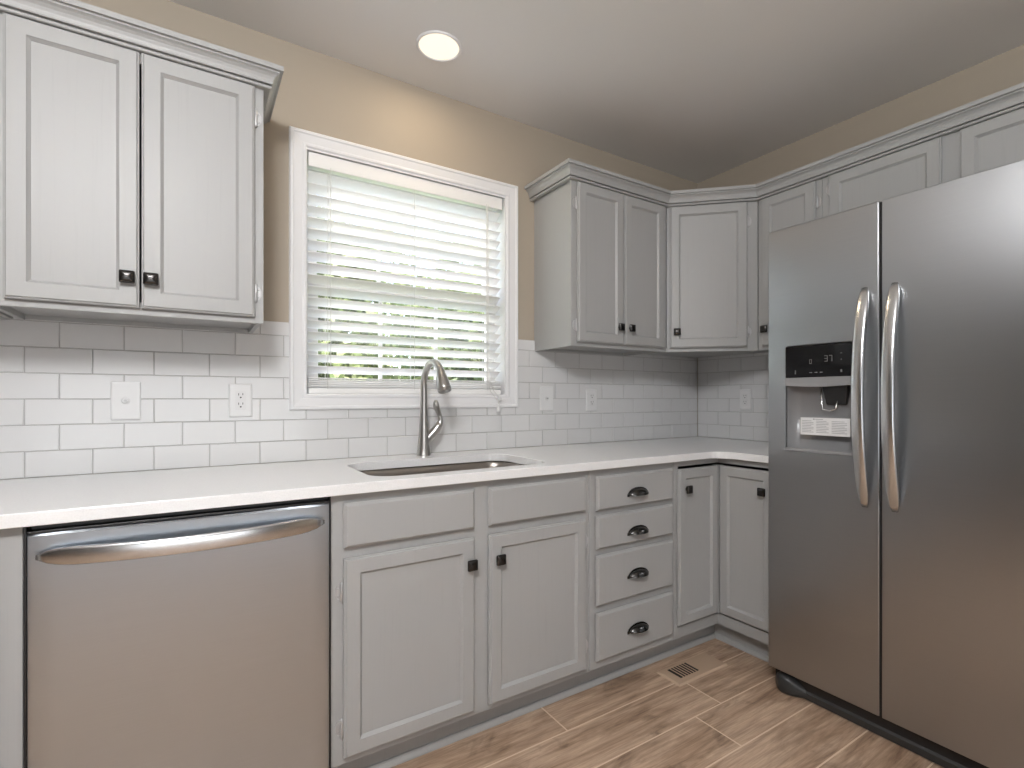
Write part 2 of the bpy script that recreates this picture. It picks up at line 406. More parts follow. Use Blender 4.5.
# ------------------------------------------------------------------ cabinet parts
def panel_front(bm, x0, x1, z0, z1, t, prof):
    rings = []
    for ins, d in [(.007, 0), (.007, .002), (0, .0065)] + prof[0:]:
        rings.append([(x0 + ins, -d, z0 + ins), (x1 - ins, -d, z0 + ins), (x1 - ins, -d, z1 - ins), (x0 + ins, -d, z1 - ins)])
    loft(bm, rings)
T = .020
def DOORP(s): return [(0, T - .0075), (.0012, T - .0055), (.004, T - .005), (.0055, T - .001), (.007, T), (s - .004, T), (s - .0033, T - .0004), (s - .003, T - .002), (s + .0030, T - .0080), (s + .0036, T - .0095)]
DRAWP = [(0, T - .009), (.0018, T - .0072), (.0065, T - .0012), (.0085, T)]
def knob(parent, x, z, y=-T):
    bm = bm_new()
    tube(bm, [(x, y + .001, z), (x, y - .004, z), (x, y - .012, z)], [.0085, .006, .0065], 14)
    s = .0172; rings = []
    for k, (a, d) in enumerate([(.62, .010), (.97, .0125), (1.0, .0155), (.97, .0185), (.80, .0215), (.5, .0235), (.2, .0243)]):
        pts = rrect(x - s * a, x + s * a, z - s * a, z + s * a, s * a * .22, 3)
        rings.append([(p[0], y - d, p[1]) for p in pts])
    loft(bm, rings, smooth=True); o = link('knob', bm, BLACKM, parent)
    return o
def cup(parent, x, z, y=-T):
    """bin pull: hollow quarter-dome, open below"""
    bm = bm_new(); W, H, Dp = .051, .022, .028; n, m = 20, 8
    for sc in (1.0, .9):
        g = []
        for i in range(n + 1):
            a = PI * i / n; row = []
            for j in range(m + 1):
                b = (PI / 2) * j / m      # 0 at the face .. 90 at the lip
                r = math.cos(b * .98) if False else 1
                # ellipsoid quarter: a across, b outward
                X = -math.cos(a) * W * sc; rad = math.sin(a)
                Z = (math.cos(b)) * rad * H * 1.15 * sc; Y = math.sin(b) * rad * Dp * sc
                row.append(bm.verts.new((x + X, y - Y - .0015, z - .008 + Z)))
            g.append(row)
        for i in range(n):
            for j in range(m):
                try: f = bm.faces.new((g[i][j], g[i + 1][j], g[i + 1][j + 1], g[i][j + 1])); f.smooth = True
                except ValueError: pass
    # flat rim against the drawer
    pts_o = [(-math.cos(PI * i / n) * (W + .004), math.sin(PI * i / n) * (H * 1.15 + .004)) for i in range(n + 1)]
    pts_i = [(-math.cos(PI * i / n) * (W - .006), math.sin(PI * i / n) * (H * 1.15 - .005)) for i in range(n, -1, -1)]
    poly = pts_o + pts_i
    for dd in (.0, .0028):
        vo = [bm.verts.new((x + p[0], y - dd, z - .008 + p[1])) for p in pts_o]; vi = [bm.verts.new((x + p[0], y - dd, z - .008 + p[1])) for p in pts_i[::-1]]
        for i in range(n): bm.faces.new((vo[i], vo[i + 1], vi[i + 1], vi[i]))
    for sx in (-1, 1): box(bm, x + sx * (W + .001) - .005, x + sx * (W + .001) + .005, y - .003, y, z - .013, z - .003)
    bmesh.ops.remove_doubles(bm, verts=bm.verts, dist=.0002)
    return link('cup_pull', bm, PEWTER, parent)
def hinge(parent, x, z, side):
    """finial-tipped semi-concealed hinge beside a door edge; side -1 = frame is to the left"""
    bm = bm_new(); xx = x + side * .004
    tube(bm, [(xx, -.006, z - .029), (xx, -.006, z - .026), (xx, -.006, z - .023), (xx, -.006, z + .023), (xx, -.006, z + .026), (xx, -.006, z + .029)], [.001, .003, .0042, .0042, .003, .001], 10)
    loft(bm, [[(x + side * (.004 + dx), -yy, z + dz) for dx, dz in ((0, -.024), (.010, -.019), (.0155, -.008), (.0155, .008), (.010, .019), (0, .024))] for yy in (.0, .0022)])
    for dz in (-.011, .011): lathe(bm, [(.003, -.0035), (.002, -.0042)], (x + side * .012, 0, z + dz), 8, 'Y')
    return link('hinge', bm, HINGE, parent)
def door(parent, x0, x1, z0, z1, s=.047, knob_at=None, hinge_side=0, hz=None):
    bm = bm_new(); panel_front(bm, x0, x1, z0, z1, T, DOORP(s)); o = link('door', bm, CAB, parent)
    if knob_at: knob(o, *knob_at)
    if hinge_side:
        x = x0 if hinge_side < 0 else x1
        for z in (hz or (z0 + .08, z1 - .09)): hinge(o, x, z, hinge_side)
    return o
def drawer(parent, x0, x1, z0, z1, pull=True, name='drawer'):
    bm = bm_new(); panel_front(bm, x0, x1, z0, z1, T, DRAWP); o = link(name, bm, CAB, parent)
    if pull: cup(o, (x0 + x1) / 2 + .0, z1 - .078 if False else (z0 + z1) / 2 + pull)
    return o
def face_frame(parent, x0, x1, z0, z1, holes, t=.019, gap=0):
    bm = bm_new()
    plate(bm, [(x0, z0), (x1, z0), (x1, z1), (x0, z1)], [[(a, c), (b, c), (b, d), (a, d)] for a, b, c, d in holes], lambda a, z: (a, 0, z), lambda a, z: (a, t, z))
    return link('face_frame', bm, CAB, parent, .0012, 1)

# ------------------------------------------------------------------ upper cabinets
UZ0, UZ1 = 1.360, 2.118; UD = .305
DZ0, DZ1 = 1.378, 2.083
def upper(label, origin, rz, width, doors, z0=UZ0, side_in=.0, end_r=.006, frame_holes=None, fx0=0):
    c = thing('wall_cabinet', label, 'cabinet', origin, rz)
    dz0 = z0 + .018
    holes = frame_holes or [(.038, width - .038, z0 + .035, UZ1 - .06)]
    face_frame(c, fx0, width, z0, UZ1, holes)
    bm = bm_new(); d = UD - .002; a, b = side_in + .002, width - end_r
    box(bm, a, a + .013, .019, d, z0 + .0, UZ1); box(bm, b - .013, b, .019, d, z0, UZ1)
    box(bm, a + .013, b - .013, .019, d, z0 + .016, z0 + .026); box(bm, a + .013, b - .013, .019, d, UZ1 - .015, UZ1 - .002)
    box(bm, a + .013, b - .013, d - .006, d, z0 + .002, UZ1 - .015)
    link('carcass', bm, CAB, c)
    for dd in doors:
        door(c, dd[0], dd[1], dz0, DZ1, .0465, dd[2], dd[3], (dd[4] if len(dd) > 4 else None))
    return c
# left of the window
X0 = -3.022
upper('pale grey double-door wall cabinet left of the window', (X0, -UD, 0), 0, -2.411 - X0,
      [(-2.985 - X0, -2.7165 - X0, (-2.742 - X0, 1.457), 0, None), (-2.712 - X0, -2.4365 - X0, (-2.69 - X0, 1.457), 1, (1.452, 1.99))])
upper('grey wall cabinet at the far left edge, only its underside edge in view', (-3.486, -UD, 0), 0, .46, [(.037, .423, (.40, 1.457), -1, (1.452, 1.99))])
# right of the window
X0 = -1.213
upper('grey double-door wall cabinet right of the window', (X0, -UD, 0), 0, -.612 - X0,
      [(-1.185 - X0, -.914 - X0, (-.945 - X0, 1.457), -1, (1.452, 1.99)), (-.908 - X0, -.640 - X0, (-.877 - X0, 1.457), 1, (1.452, 1.99))], end_r=.0, side_in=.004)
# diagonal corner
dc = thing('corner_wall_cabinet', 'grey single-door wall cabinet set diagonally across the corner', 'cabinet', (-.61, -UD, 0), math.radians(-45))
Wd = (.61 - UD) * math.sqrt(2)
face_frame(dc, 0.001, Wd - .001, UZ0, UZ1, [(.04, Wd - .06, UZ0 + .035, UZ1 - .06)])
bm = bm_new()
r2 = math.sqrt(.5)
def dloc(x, y):   # world -> local of the diagonal cabinet
    dx, dy = x + .61, y + UD; return (dx * r2 - dy * r2, dx * r2 + dy * r2)
poly = [dloc(-.600, -.30), dloc(-.30, -.600), dloc(-.003, -.600), dloc(-.003, -.003), dloc(-.600, -.003)]
poly = [(.014, .019), (Wd - .014, .019), poly[2], poly[3], poly[4]]
loft(bm, [[(p[0], p[1], z) for p in poly] for z in (UZ0 + .016, UZ1 - .002)]); link('carcass', bm, CAB, dc)
dk = door(dc, .0165, Wd - .050, DZ0, DZ1, .0465, (.050, 1.457), 1, (1.452, 1.99))
# narrow one on the right wall, then the pair above the fridge
upper('narrow grey wall cabinet between the corner cabinet and the refrigerator', (-UD, -.612, 0), -PI / 2, .305,
      [(.027, .283, (.050, 1.457), 1, (1.452, 1.99))], side_in=.0, end_r=0)
upper('short grey cabinet above the refrigerator with two wide doors', (-UD, -.918, 0), -PI / 2, .915,
      [(.036, .434, (.40, 1.87), -1, (1.86, 2.03)), (.489, .879, (.52, 1.87), 1, (1.86, 2.03))], z0=1.80, end_r=0,
      frame_holes=[(.05, .425, 1.84, UZ1 - .06), (.50, .865, 1.84, UZ1 - .06)])
# crown mouldings
CP = [(.001, 2.0855), (.0165, 2.0855), (.0195, 2.0875), (.0205, 2.0905), (.0195, 2.0935), (.0110, 2.0940), (.0110, 2.0990), (.0225, 2.0985), (.0235, 2.1005), (.0235, 2.1045), (.0250, 2.111), (.0285, 2.119), (.0340, 2.1255), (.0410, 2.1300), (.0410, 2.1345), (.0500, 2.1350), (.0500, 2.1495), (.001, 2.1495)]
def crown(label, path):
    P = [Vector(p) for p in path]; n = len(P); dirs = [(P[i + 1] - P[i]).normalized() for i in range(n - 1)]
    nor = [Vector((d.y, -d.x)) for d in dirs]; rings = []
    for i, p in enumerate(P):
        if i == 0: o = nor[0]
        elif i == n - 1: o = nor[-1]
        else:
            o = (nor[i - 1] + nor[i]); o = o / (1 + nor[i - 1].dot(nor[i]))
        rings.append([(p.x + o.x * a, p.y + o.y * a, z) for a, z in CP])
    bm = bm_new(); loft(bm, rings); o = link('crown_moulding', bm, CAB); tag(o, label, 'moulding'); return o
crown('grey crown moulding along the top of the cabinets left of the window', [(-3.486, -UD), (-2.411, -UD), (-2.411, -.002)])
crown('grey crown moulding running round the corner over the right-hand cabinets to above the refrigerator',
      [(-1.213, -.002), (-1.213, -UD), (-.61, -UD), (-UD, -.61), (-UD, -1.833)])

# ------------------------------------------------------------------ base cabinets
BY = -.610; BZ0, BZ1 = .108, .862
def carcass(parent, w, depth, kick=.075, zt=BZ1 - .012, x0=0, l=True, r=True):
    bm = bm_new()
    box(bm, x0 + .002, x0 + .018, .019, depth, BZ0, zt); box(bm, w - .018, w - .002, .019, depth, BZ0, zt)
    box(bm, x0 + .018, w - .018, .019, depth, BZ0, BZ0 + .016); box(bm, x0 + .018, w - .018, depth - .006, depth, BZ0 + .016, zt)
    link('carcass', bm, CAB, parent)
    bm = bm_new(); box(bm, x0 - .0005, w + .0005, kick, kick + .012, .001, BZ0 + .001); link('toe_kick', bm, CAB, parent)
X0 = -2.277
sb = thing('sink_base_cabinet', 'grey base cabinet under the sink with two doors and two false drawer fronts', 'cabinet', (X0, BY, 0))
W = -1.362 - X0
face_frame(sb, 0, W, BZ0, BZ1, [(.045, .420, .145, .675), (.500, .876, .145, .675), (.045, .420, .72, .825), (.500, .876, .72, .825)])
carcass(sb, W, .6)
drawer(sb, -2.245 - X0, -1.843 - X0, .712, .837, False, 'false_drawer_front')
drawer(sb, -1.791 - X0, -1.387 - X0, .712, .837, False, 'false_drawer_front')
door(sb, -2.245 - X0, -1.843 - X0, .130, .684, .0465, (-1.860 - X0, .603), -1, (.212, .59))
door(sb, -1.791 - X0, -1.387 - X0, .130, .684, .0465, (-1.757 - X0, .603), 1, (.212, .60))
X0 = -1.360
db = thing('drawer_base_cabinet', 'grey base cabinet with a stack of four drawers right of the sink cabinet', 'cabinet', (X0, BY, 0))
W = -.905 - X0
face_frame(db, 0, W, BZ0, BZ1, [(.04, W - .03, a, b) for a, b in ((.155, .31), (.36, .525), (.575, .675), (.72, .825))])
carcass(db, W, .6)
for z0, z1, pz in ((.706, .835, .752), (.561, .687, .601), (.349, .538, .433), (.141, .321, .218)):
    drawer(db, -1.336 - X0, -.923 - X0, z0, z1, pull=pz - (z0 + z1) / 2 + .006)
# corner cabinet: two-fold door in the inside corner
cb = thing('corner_base_cabinet', 'grey corner base cabinet with a folded pair of doors meeting at the inside corner', 'cabinet', (-.61, -.61, 0))
bm = bm_new(); e = .61 - .905; ex = e + .001
def lbox(x0, x1, y0, y1, z0, z1): box(bm, x0, x1, y0, y1, z0, z1)
# face frame rails along both legs (opening shows a dark gap above the doors)
for z0, z1 in ((BZ0, .156), (.838, BZ1)):
    plate(bm, [(ex, 0), (0, 0), (0, -.308), (.019, -.308), (.019, .019), (ex, .019)], [], (lambda q: (lambda x, y: (x, y, q)))(z0), (lambda q: (lambda x, y: (x, y, q)))(z1))
lbox(ex, ex + .026, 0, .019, .156, .838); lbox(0, .019, -.308, -.270, .156, .838); lbox(-.0175, .019, -.0175, .019, .166, .828)
link('face_frame', bm, CAB, cb)
bm = bm_new()
plate(bm, [(ex, .021), (.021, .021), (.021, -.308), (.600, -.308), (.600, .600), (ex, .600)], [], lambda x, y: (x, y, BZ0 + .001), lambda x, y: (x, y, BZ0 + .018))
box(bm, .594, .600, -.308, .594, BZ0 + .018, .84); box(bm, ex, .594, .594, .600, BZ0 + .018, .84)
box(bm, ex, ex + .015, .021, .594, BZ0 + .018, .84); box(bm, .021, .594, -.308, -.293, BZ0 + .018, .84)
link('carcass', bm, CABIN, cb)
bm = bm_new(); plate(bm, [(ex, .075), (.075, .075), (.075, -.308), (.087, -.308), (.087, .087), (ex, .087)], [], lambda x, y: (x, y, .001), lambda x, y: (x, y, BZ0)); link('toe_kick', bm, CAB, cb)
o = door(cb, -.887 + .61, -.6312 + .61, .166, .828, .044, None); 
knob(o, -.843 + .61, .742)
bm = bm_new(); panel_front(bm, .0212, .277, .166, .828, T, DOORP(.044)); o = link('door', bm, CAB, cb); o.rotation_euler = (0, 0, -PI / 2)
knob(o, .237, .742)
# left neighbour of the dishwasher
lb = thing('base_cabinet', 'grey base cabinet at the left edge beside the dishwasher, only its side stile in view', 'cabinet', (-3.50, BY, 0))
face_frame(lb, 0, .610, BZ0, BZ1, [(.05, .56, .145, .675), (.05, .56, .72, .825)]); carcass(lb, .610, .6)
drawer(lb, .03, .575, .712, .837, .006); door(lb, .03, .575, .130, .684, .0465, (.54, .603), -1)

# shoe mouldings at the foot of the toe kicks
bm = bm_new()
SP = [(0, .001), (.013, .001), (.013, .008), (.009, .018), (.004, .022), (0, .022)]
def sweep(bm, prof, P):
    P = [Vector(p) for p in P]; dirs = [(P[i + 1] - P[i]).normalized() for i in range(len(P) - 1)]; nor = [Vector((d.y, -d.x)) for d in dirs]; rings = []
    for i, p in enumerate(P):
        o = nor[0] if i == 0 else nor[-1] if i == len(P) - 1 else (nor[i - 1] + nor[i]) / (1 + nor[i - 1].dot(nor[i]))
        rings.append([(p.x + o.x * a, p.y + o.y * a, z) for a, z in prof])
    loft(bm, rings)
sweep(bm, SP, [(-2.275, -.536), (-.536, -.536), (-.536, -.918)]); struct('trim_1', bm, CAB)

# ------------------------------------------------------------------ countertop, sink, faucet
fe = -.638; r = .075; arc = []
cx, cy = fe - r, fe - r
for i in range(9):
    a = math.radians(90 - 90 * i / 8); arc.append((cx + r * math.cos(a), cy + r * math.sin(a)))
SX0, SX1, SY0, SY1 = -2.143, -1.497, -.562, -.175
outer = [(-3.50, fe)] + arc + [(fe, -.921), (-.004, -.921), (-.004, -.004), (-3.50, -.004)]
bm = bm_new(); plate(bm, outer, [rrect(SX0, SX1, SY0, SY1, .075, 8)], lambda x, y: (x, y, .863), lambda x, y: (x, y, .893))
ct = link('countertop', bm, QUARTZ, bevel=.0025, seg=2); tag(ct, 'white quartz L-shaped countertop along the window wall and into the corner', 'countertop')
sk = thing('kitchen_sink', 'undermount stainless steel single-bowl sink set in the white countertop', 'sink', ((SX0 + SX1) / 2, (SY0 + SY1) / 2, .66))
cxs, cys = (SX0 + SX1) / 2, (SY0 + SY1) / 2
bm = bm_new(); rings = []; hx, hy = (SX1 - SX0) / 2, (SY1 - SY0) / 2
for gx, z, rr in ((.022, .8625 - .66, .085), (.022, .8605 - .66, .085), (.006, .8605 - .66, .078), (.002, .857 - .66, .075), (-.002, .84 - .66, .073), (-.010, .70 - .66, .068), (-.018, .675 - .66, .06), (-.034, .662 - .66, .05), (-.06, .660 - .66, .04), (-.15, .657 - .66, .02)):
    rings.append([(p[0], p[1], z) for p in rrect(-hx - gx, hx + gx, -hy - gx, hy + gx, rr, 8)])
loft(bm, rings[1:], cap0=False, smooth=True); link('bowl', bm, SINKM, sk)
bm = bm_new(); lathe(bm, [(.001, .0), (.036, .0), (.042, .004), (.046, .0045), (.046, .002)], (0, .02, -.003), 24, cap=False); link('drain', bm, NICKEL, sk)

fc = thing('kitchen_faucet', 'brushed nickel gooseneck faucet with a pull-down spray head behind the sink', 'faucet', (-1.800, -.075, .893))
bm = bm_new(); lathe(bm, [(.031, 0), (.031, .003), (.0295, .008), (.0265, .03), (.0235, .065), (.0195, .105), (.0165, .15), (.0148, .19), (.0139, .23)], n=28, cap=False); link('base', bm, NICKEL, fc)
dx, dy = .02, -1.0
pts = [(0, 0, .17), (0, 0, .24)]
arcp = []
H0, RR = .285, .095
for i in range(17):
    a = PI * i / 16 * .80; arcp.append((0, -(RR - RR * math.cos(a)), H0 + RR * .98 * math.sin(a)))
pts += [(0, 0, .27)] + arcp
bm = bm_new(); tube(bm, pts, [.0138] * 3 + [.0138] * 13 + [.0142, .0146, .0150, .0152], 20); link('spout', bm, NICKEL, fc)
e = Vector(arcp[-1]); dirv = (e - Vector(arcp[-2])).normalized(); dirv = Vector((0, -.50, -.9)).normalized()
bm = bm_new(); prev = Vector(arcp[-3]); tube(bm, [e - dirv * .012, e, e + dirv * .022, e + dirv * .050, e + dirv * .074, e + dirv * .085, e + dirv * .0855, e + dirv * .081], [.0150, .0158, .0195, .0235, .0262, .0260, .021, .019], 24)
link('spray_head', bm, NICKEL, fc)
bm = bm_new(); tube(bm, bez((.004, 0, .055), (.035, -.002, .085), (.055, -.004, .105), (.066, -.005, .128), 8), [.0195, .0195, .019, .0185, .018, .0176, .0172, .0165, .0155], 18); link('handle_body', bm, NICKEL, fc)
bm = bm_new(); tube(bm, bez((.064, -.005, .122), (.085, -.006, .16), (.045, -.008, .185), (.048, -.012, .228), 12), [.0165, .0155, .014, .0128, .012, .0118, .0120, .013, .0145, .0158, .0162, .0135, .007], 16, sx=.8); link('lever', bm, NICKEL, fc)

# ------------------------------------------------------------------ dishwasher
dw = thing('dishwasher', 'stainless steel dishwasher with a curved bar handle, left of the sink cabinet', 'dishwasher', (-2.582, -.63, 0))
boxobj('tub', (-.297, .297, .035, .60, .10, .855), DARKG, dw)
bm = bm_new(); n = 24; rings = []
for i in range(n + 1):      # door skin, very slightly crowned across its width
    u = -1 + 2 * i / n; x = u * .3005; y = .010 * u * u
    if i in (0, n): y += .006
    rings.append([(x, y, .105), (x, y, .838), (x, y + .004, .8425), (x, .030, .8425), (x, .030, .105)])
loft(bm, rings)
for f in bm.faces: f.smooth = True
dd = link('door', bm, STEEL, dw)
md = dd.modifiers.new('es', 'EDGE_SPLIT'); md.split_angle = math.radians(30)
bm = bm_new(); box(bm, -.299, .299, .008, .060, .8445, .849); box(bm, -.297, .297, .030, .075, .849, .8615); link('control_edge', bm, BLACKP, dw, .0008)
boxobj('toe_panel', (-.298, .298, .075, .09, .004, .10), BLACKP, dw)
boxobj('side_gap_shade', (.3015, .3045, .012, .03, .105, .86), BLACKP, dw)  # black strips set in both side gaps, in place of the shade there
boxobj('side_gap_shade', (-.3055, -.3015, .012, .03, .105, .86), BLACKP, dw)
def bow_handle(bm, L, bow, w, t, place, n=28, endw=.35):
    rings = []
    for i in range(n + 1):
        u = -1 + 2 * i / n; s = (1 - abs(u) ** 2.2); d = .004 + bow * s; ww = w * (endw + (1 - endw) * min(1, (1 - abs(u)) * 5.5) ** .5) ; tt = t * (.45 + .55 * min(1, (1 - abs(u)) * 4) ** .5)
        ring = []
        for k in range(16):
            a = 2 * PI * k / 16; ca, sa = math.cos(a), math.sin(a)
            pe = .5
            ring.append(place(u * L, math.copysign(abs(ca) ** pe, ca) * ww, d + math.copysign(abs(sa) ** pe, sa) * tt))
        rings.append(ring)
    loft(bm, rings, smooth=True)
bm = bm_new(); bow_handle(bm, .284, .040, .020, .007, lambda l, w_, d: (l, -d, .797 + w_ - .004 * (1 - (l / .282) ** 2)), endw=.25); link('bar_handle', bm, STEELH, dd)

# ------------------------------------------------------------------ refrigerator
fr = thing('refrigerator', 'tall stainless steel side-by-side refrigerator with a water dispenser at right', 'refrigerator', (-.72, -1.38, 0))
# local frame: x outward is -x world; keep world axes, origin shifted
def FY(y): return y + 1.38
bm = bm_new(); box(bm, .052, .66, FY(-1.832), FY(-.928), .03, 1.755); link('body', bm, DARKG, fr, .004)
bm = bm_new(); box(bm, .10, .62, FY(-1.80), FY(-.96), .0015, .03); link('feet', bm, BLACKP, fr)
def fdoor(name, ya, yb, holes, m=STEELF):
    """ya (more negative) .. yb; front crowned slightly via a rounded edge profile"""
    z0, z1 = .086, 1.775; bm = bm_new()
    if not holes:
        rings = []
        for ins, d in ((0, .05), (0, .006), (.0008, .0012), (.0025, 0)):
            rings.append([(d, FY(ya) + ins, z0 + ins), (d, FY(yb) - ins, z0 + ins), (d, FY(yb) - ins, z1 - ins), (d, FY(ya) + ins, z1 - ins)])
        loft(bm, rings)
    else:
        h = holes[0]
        plate(bm, [(FY(ya), z0), (FY(yb), z0), (FY(yb), z1), (FY(ya), z1)], [rrect(FY(h[0]), FY(h[1]), h[2], h[3], .008, 4)], lambda y, z: (0, y, z), lambda y, z: (.05, y, z))
    return link(name, bm, m, fr, bevel=(.004 if holes else 0), seg=3)
dy0, dy1 = -1.236, -.996
fz = fdoor('freezer_door', -1.3165, -.925, [(dy0, dy1, .932, 1.322)])
fd = fdoor('refrigerator_door', -1.834, -1.3245, None)
# control panel, bezel, recess
def fbox(name, x0, x1, ya, yb, z0, z1, m, parent, bevel=0, **k): return boxobj(name, (x0, x1, FY(ya), FY(yb), z0, z1), m, parent, bevel, **k)
fbox('control_panel', -.0015, .03, dy0 + .001, dy1 - .001, 1.205, 1.321, GLOSSB, fz, .002)
bm = bm_new(); n = 12
rings = []
for i in range(n + 1):
    u = i / n; y = FY(dy0 + .001 + (dy1 - dy0 - .002) * u); zz = 1.176 - .006 * math.sin(PI * u)
    rings.append([(-.003, y, zz), (-.003, y, 1.2045), (.03, y, 1.2045), (.03, y, zz)])
loft(bm, rings); link('dispenser_bezel', bm, GREYP, fz)
bm = bm_new()      # recess: open-fronted curved niche
R = []
for z, dep in ((.936, .044), (1.176, .044)):
    ring = []
    for i in range(13):
        a = PI * i / 12; ring.append((.004 + dep * min(1, math.sin(a) * 1.6), FY((dy0 + dy1) / 2) - math.cos(a) * (dy1 - dy0 - .006) / 2, z))
    R.append(ring)
loft(bm, R, closed=False, cap0=True, cap1=True, smooth=False); 
for f in bm.faces: f.smooth = len(f.verts) == 4
link('dispenser_niche', bm, GREYP, fz)
bm = bm_new(); box(bm, -.004, .06, FY(dy0 + .002), FY(dy1 - .002), .933, .939); box(bm, -.006, .002, FY(dy0 + .0), FY(dy1 - .0), .931, .944); link('drip_tray', bm, GREYP, fz, .002)
bm = bm_new()
for z, a, b in ((1.178, .036, .024), (1.13, .034, .022), (1.105, .030, .020)): pass
loft(bm, [[(.046, FY(-1.210), 1.177), (.046, FY(-1.118), 1.177), (.022, FY(-1.118), 1.177), (.022, FY(-1.210), 1.177)], [(.046, FY(-1.198), 1.105), (.046, FY(-1.130), 1.105), (.034, FY(-1.130), 1.105), (.034, FY(-1.198), 1.105)]])
link('nozzle_housing', bm, BLACKP, fz, .003)
bm = bm_new(); tube(bm, [(.030, FY(-1.112), 1.172), (.028, FY(-1.118), 1.11), (.024, FY(-1.124), 1.088), (.022, FY(-1.150), 1.084), (.024, FY(-1.168), 1.090), (.028, FY(-1.172), 1.12)], .0036, 8); link('paddle', bm, WPLAST if False else STEELH, fz)
# paper label stuck inside the niche, printed columns too small to read
yl0, yl1, zl0, zl1 = -1.222, -1.048, .995, 1.058
bm = bm_new(); box(bm, .012, .0125, FY(yl0), FY(yl1), zl0, zl1); lab = link('paper_label', bm, PAPER, fz)
bm = bm_new(); rg = random.Random(2)
def ink(ya, yb, z0, z1): box(bm, .0113, .0119, FY(ya), FY(yb), z0, z1)
ink(-1.130, -1.102, 1.0515, 1.0535); ink(-1.100, -1.094, 1.0505, 1.0545)
for c0, c1 in ((-1.096, -1.054), (-1.150, -1.106), (-1.212, -1.160)):
    for k in range(8):
        z = 1.046 - k * .0058; ink(c0 if k % 3 else c0 + .008, c1, z - .0009, z + .0009)
link('printed_text', bm, INK, fz)
# faint lit symbols on the black panel
def ps(ya, yb, z0, z1, nm='symbol'): return fbox(nm, -.0021, -.0016, ya, yb, z0, z1, PRINT, fz)
for y in (-1.088, -1.107, -1.126): ps(y - .010, y, 1.2205, 1.2235)
SEG = {'0': 'abcdef', '3': 'abcdg', '7': 'abc'}
def digit(ch, yr, z0, h, w_):       # seven-segment digit; y decreases to the right as seen
    bm = bm_new(); tk = h * .10
    seg = {'a': (0, w_, h - tk, h), 'd': (0, w_, 0, tk), 'g': (0, w_, h / 2 - tk / 2, h / 2 + tk / 2),
           'f': (0, tk, h / 2, h), 'e': (0, tk, 0, h / 2), 'b': (w_ - tk, w_, h / 2, h), 'c': (w_ - tk, w_, 0, h / 2)}
    for c in SEG[ch]:
        a, b, z_0, z_1 = seg[c]; box(bm, -.0021, -.0016, FY(yr - b), FY(yr - a), z0 + z_0, z0 + z_1)
    link('digit', bm, PRINT, fz)
digit('3', -1.142, 1.259, .022, .011); digit('7', -1.158, 1.259, .022, .011); digit('0', -1.088, 1.254, .016, .009)
for q in ((-1.202, -1.196, 1.285, 1.287), (-1.200, -1.198, 1.262, 1.266), (-1.202, -1.197, 1.220, 1.229), (-1.038, -1.034, 1.218, 1.232)): ps(*q)
for par, yc in ((fz, -1.276), (fd, -1.3645)):
    bm = bm_new(); bow_handle(bm, .366, .052, .0185, .010, lambda l, w_, d: (-d, FY(yc) + w_, 1.132 + l), n=36, endw=.45); link('bow_handle', bm, STEELH, par)
fbox('door_gap_shade', .002, .05, -1.3242, -1.3168, .09, 1.77, BLACKP, fr)  # black strip filling the gap between the doors, standing in for its shade
# toe grille with rounded foot cover
bm = bm_new(); box(bm, .035, .060, FY(-1.832), FY(-.935), .030, .083); link('base_black_strip', bm, BLACKP, fr)  # black strip between the door bottoms and the toe grille
bm = bm_new()
prof = [(.058, .004), (.0585, .032), (.052, .040), (.036, .040), (.030, .030), (.034, .004)]
loft(bm, [[(a, y, b) for a, b in prof] for y in (FY(-1.832), FY(-1.03))]); link('toe_grille', bm, DARKG, fr, .003)
bm = bm_new(); rings = []
for i in range(15):
    u = i / 14; y = FY(-1.075) + u * .140
    s = math.sin(min(1, (1 - u) * 3.0 + .02) * PI / 2); g = .5 - .5 * math.cos(min(1, u * 1.6) * PI)
    xf = .033 - .040 * g * s; zt = .041 + .034 * g * s ** .5
    rings.append([(.095, y, .003), (.095, y, zt), (.050, y, zt), (xf + .010, y, zt - .004), (xf + .002, y, zt - .014), (xf, y, .028), (xf + .004, y, .012), (xf + .014, y, .003)])
loft(bm, rings, smooth=True); link('foot_cover', bm, DARKG, fr)

# ------------------------------------------------------------------ outlets and switches
def outlet(label, loc, rz, w_=.072, h=.117, kind='outlet', z=1.121, group=None):
    c = thing('wall_outlet' if kind == 'outlet' else 'wall_plate', label, 'outlet' if kind == 'outlet' else 'switch plate', (loc[0], loc[1], z), rz)
    bm = bm_new(); rings = []
    for ins, d in ((0, .0), (0, .0035), (.0015, .0055), (.004, .0065), (.006, .0068)):
        rings.append([(p[0], -d, p[1]) for p in rrect(-w_ / 2 + ins, w_ / 2 - ins, -h / 2 + ins, h / 2 - ins, .003, 3)])
    loft(bm, rings); link('cover_plate', bm, WPLAST, c)
    if kind == 'outlet':
        bm = bm_new(); loft(bm, [[(p[0], -d, p[1]) for p in rrect(-.0168, .0168, -.0335, .0335, .004, 3)] for d in (.0060, .0082)]); rc = link('receptacle', bm, PLATE2, c)
        bm = bm_new()
        for zc in (.0165, -.0165):
            box(bm, -.0075, -.0053, -.0086, -.0078, zc + .001, zc + .009); box(bm, .0053, .0075, -.0086, -.0078, zc + .002, zc + .009)
            lathe(bm, [(.0028, -.0078), (.0028, -.0086)], (0, 0, zc - .006), 10, 'Y')
        link('slots', bm, SLOT, rc)
    else:
        bm = bm_new(); lathe(bm, [(.011, -.006), (.011, -.0078), (.0085, -.0085)], (0, 0, 0), 20, 'Y'); rc = link('jack_ring', bm, PLATE2, c)
        bm = bm_new(); lathe(bm, [(.0045, -.008), (.0045, -.016), (.004, -.0165)], (0, 0, 0), 6, 'Y'); link('jack_post', bm, HINGE, rc)
    return c
YT = -.0075
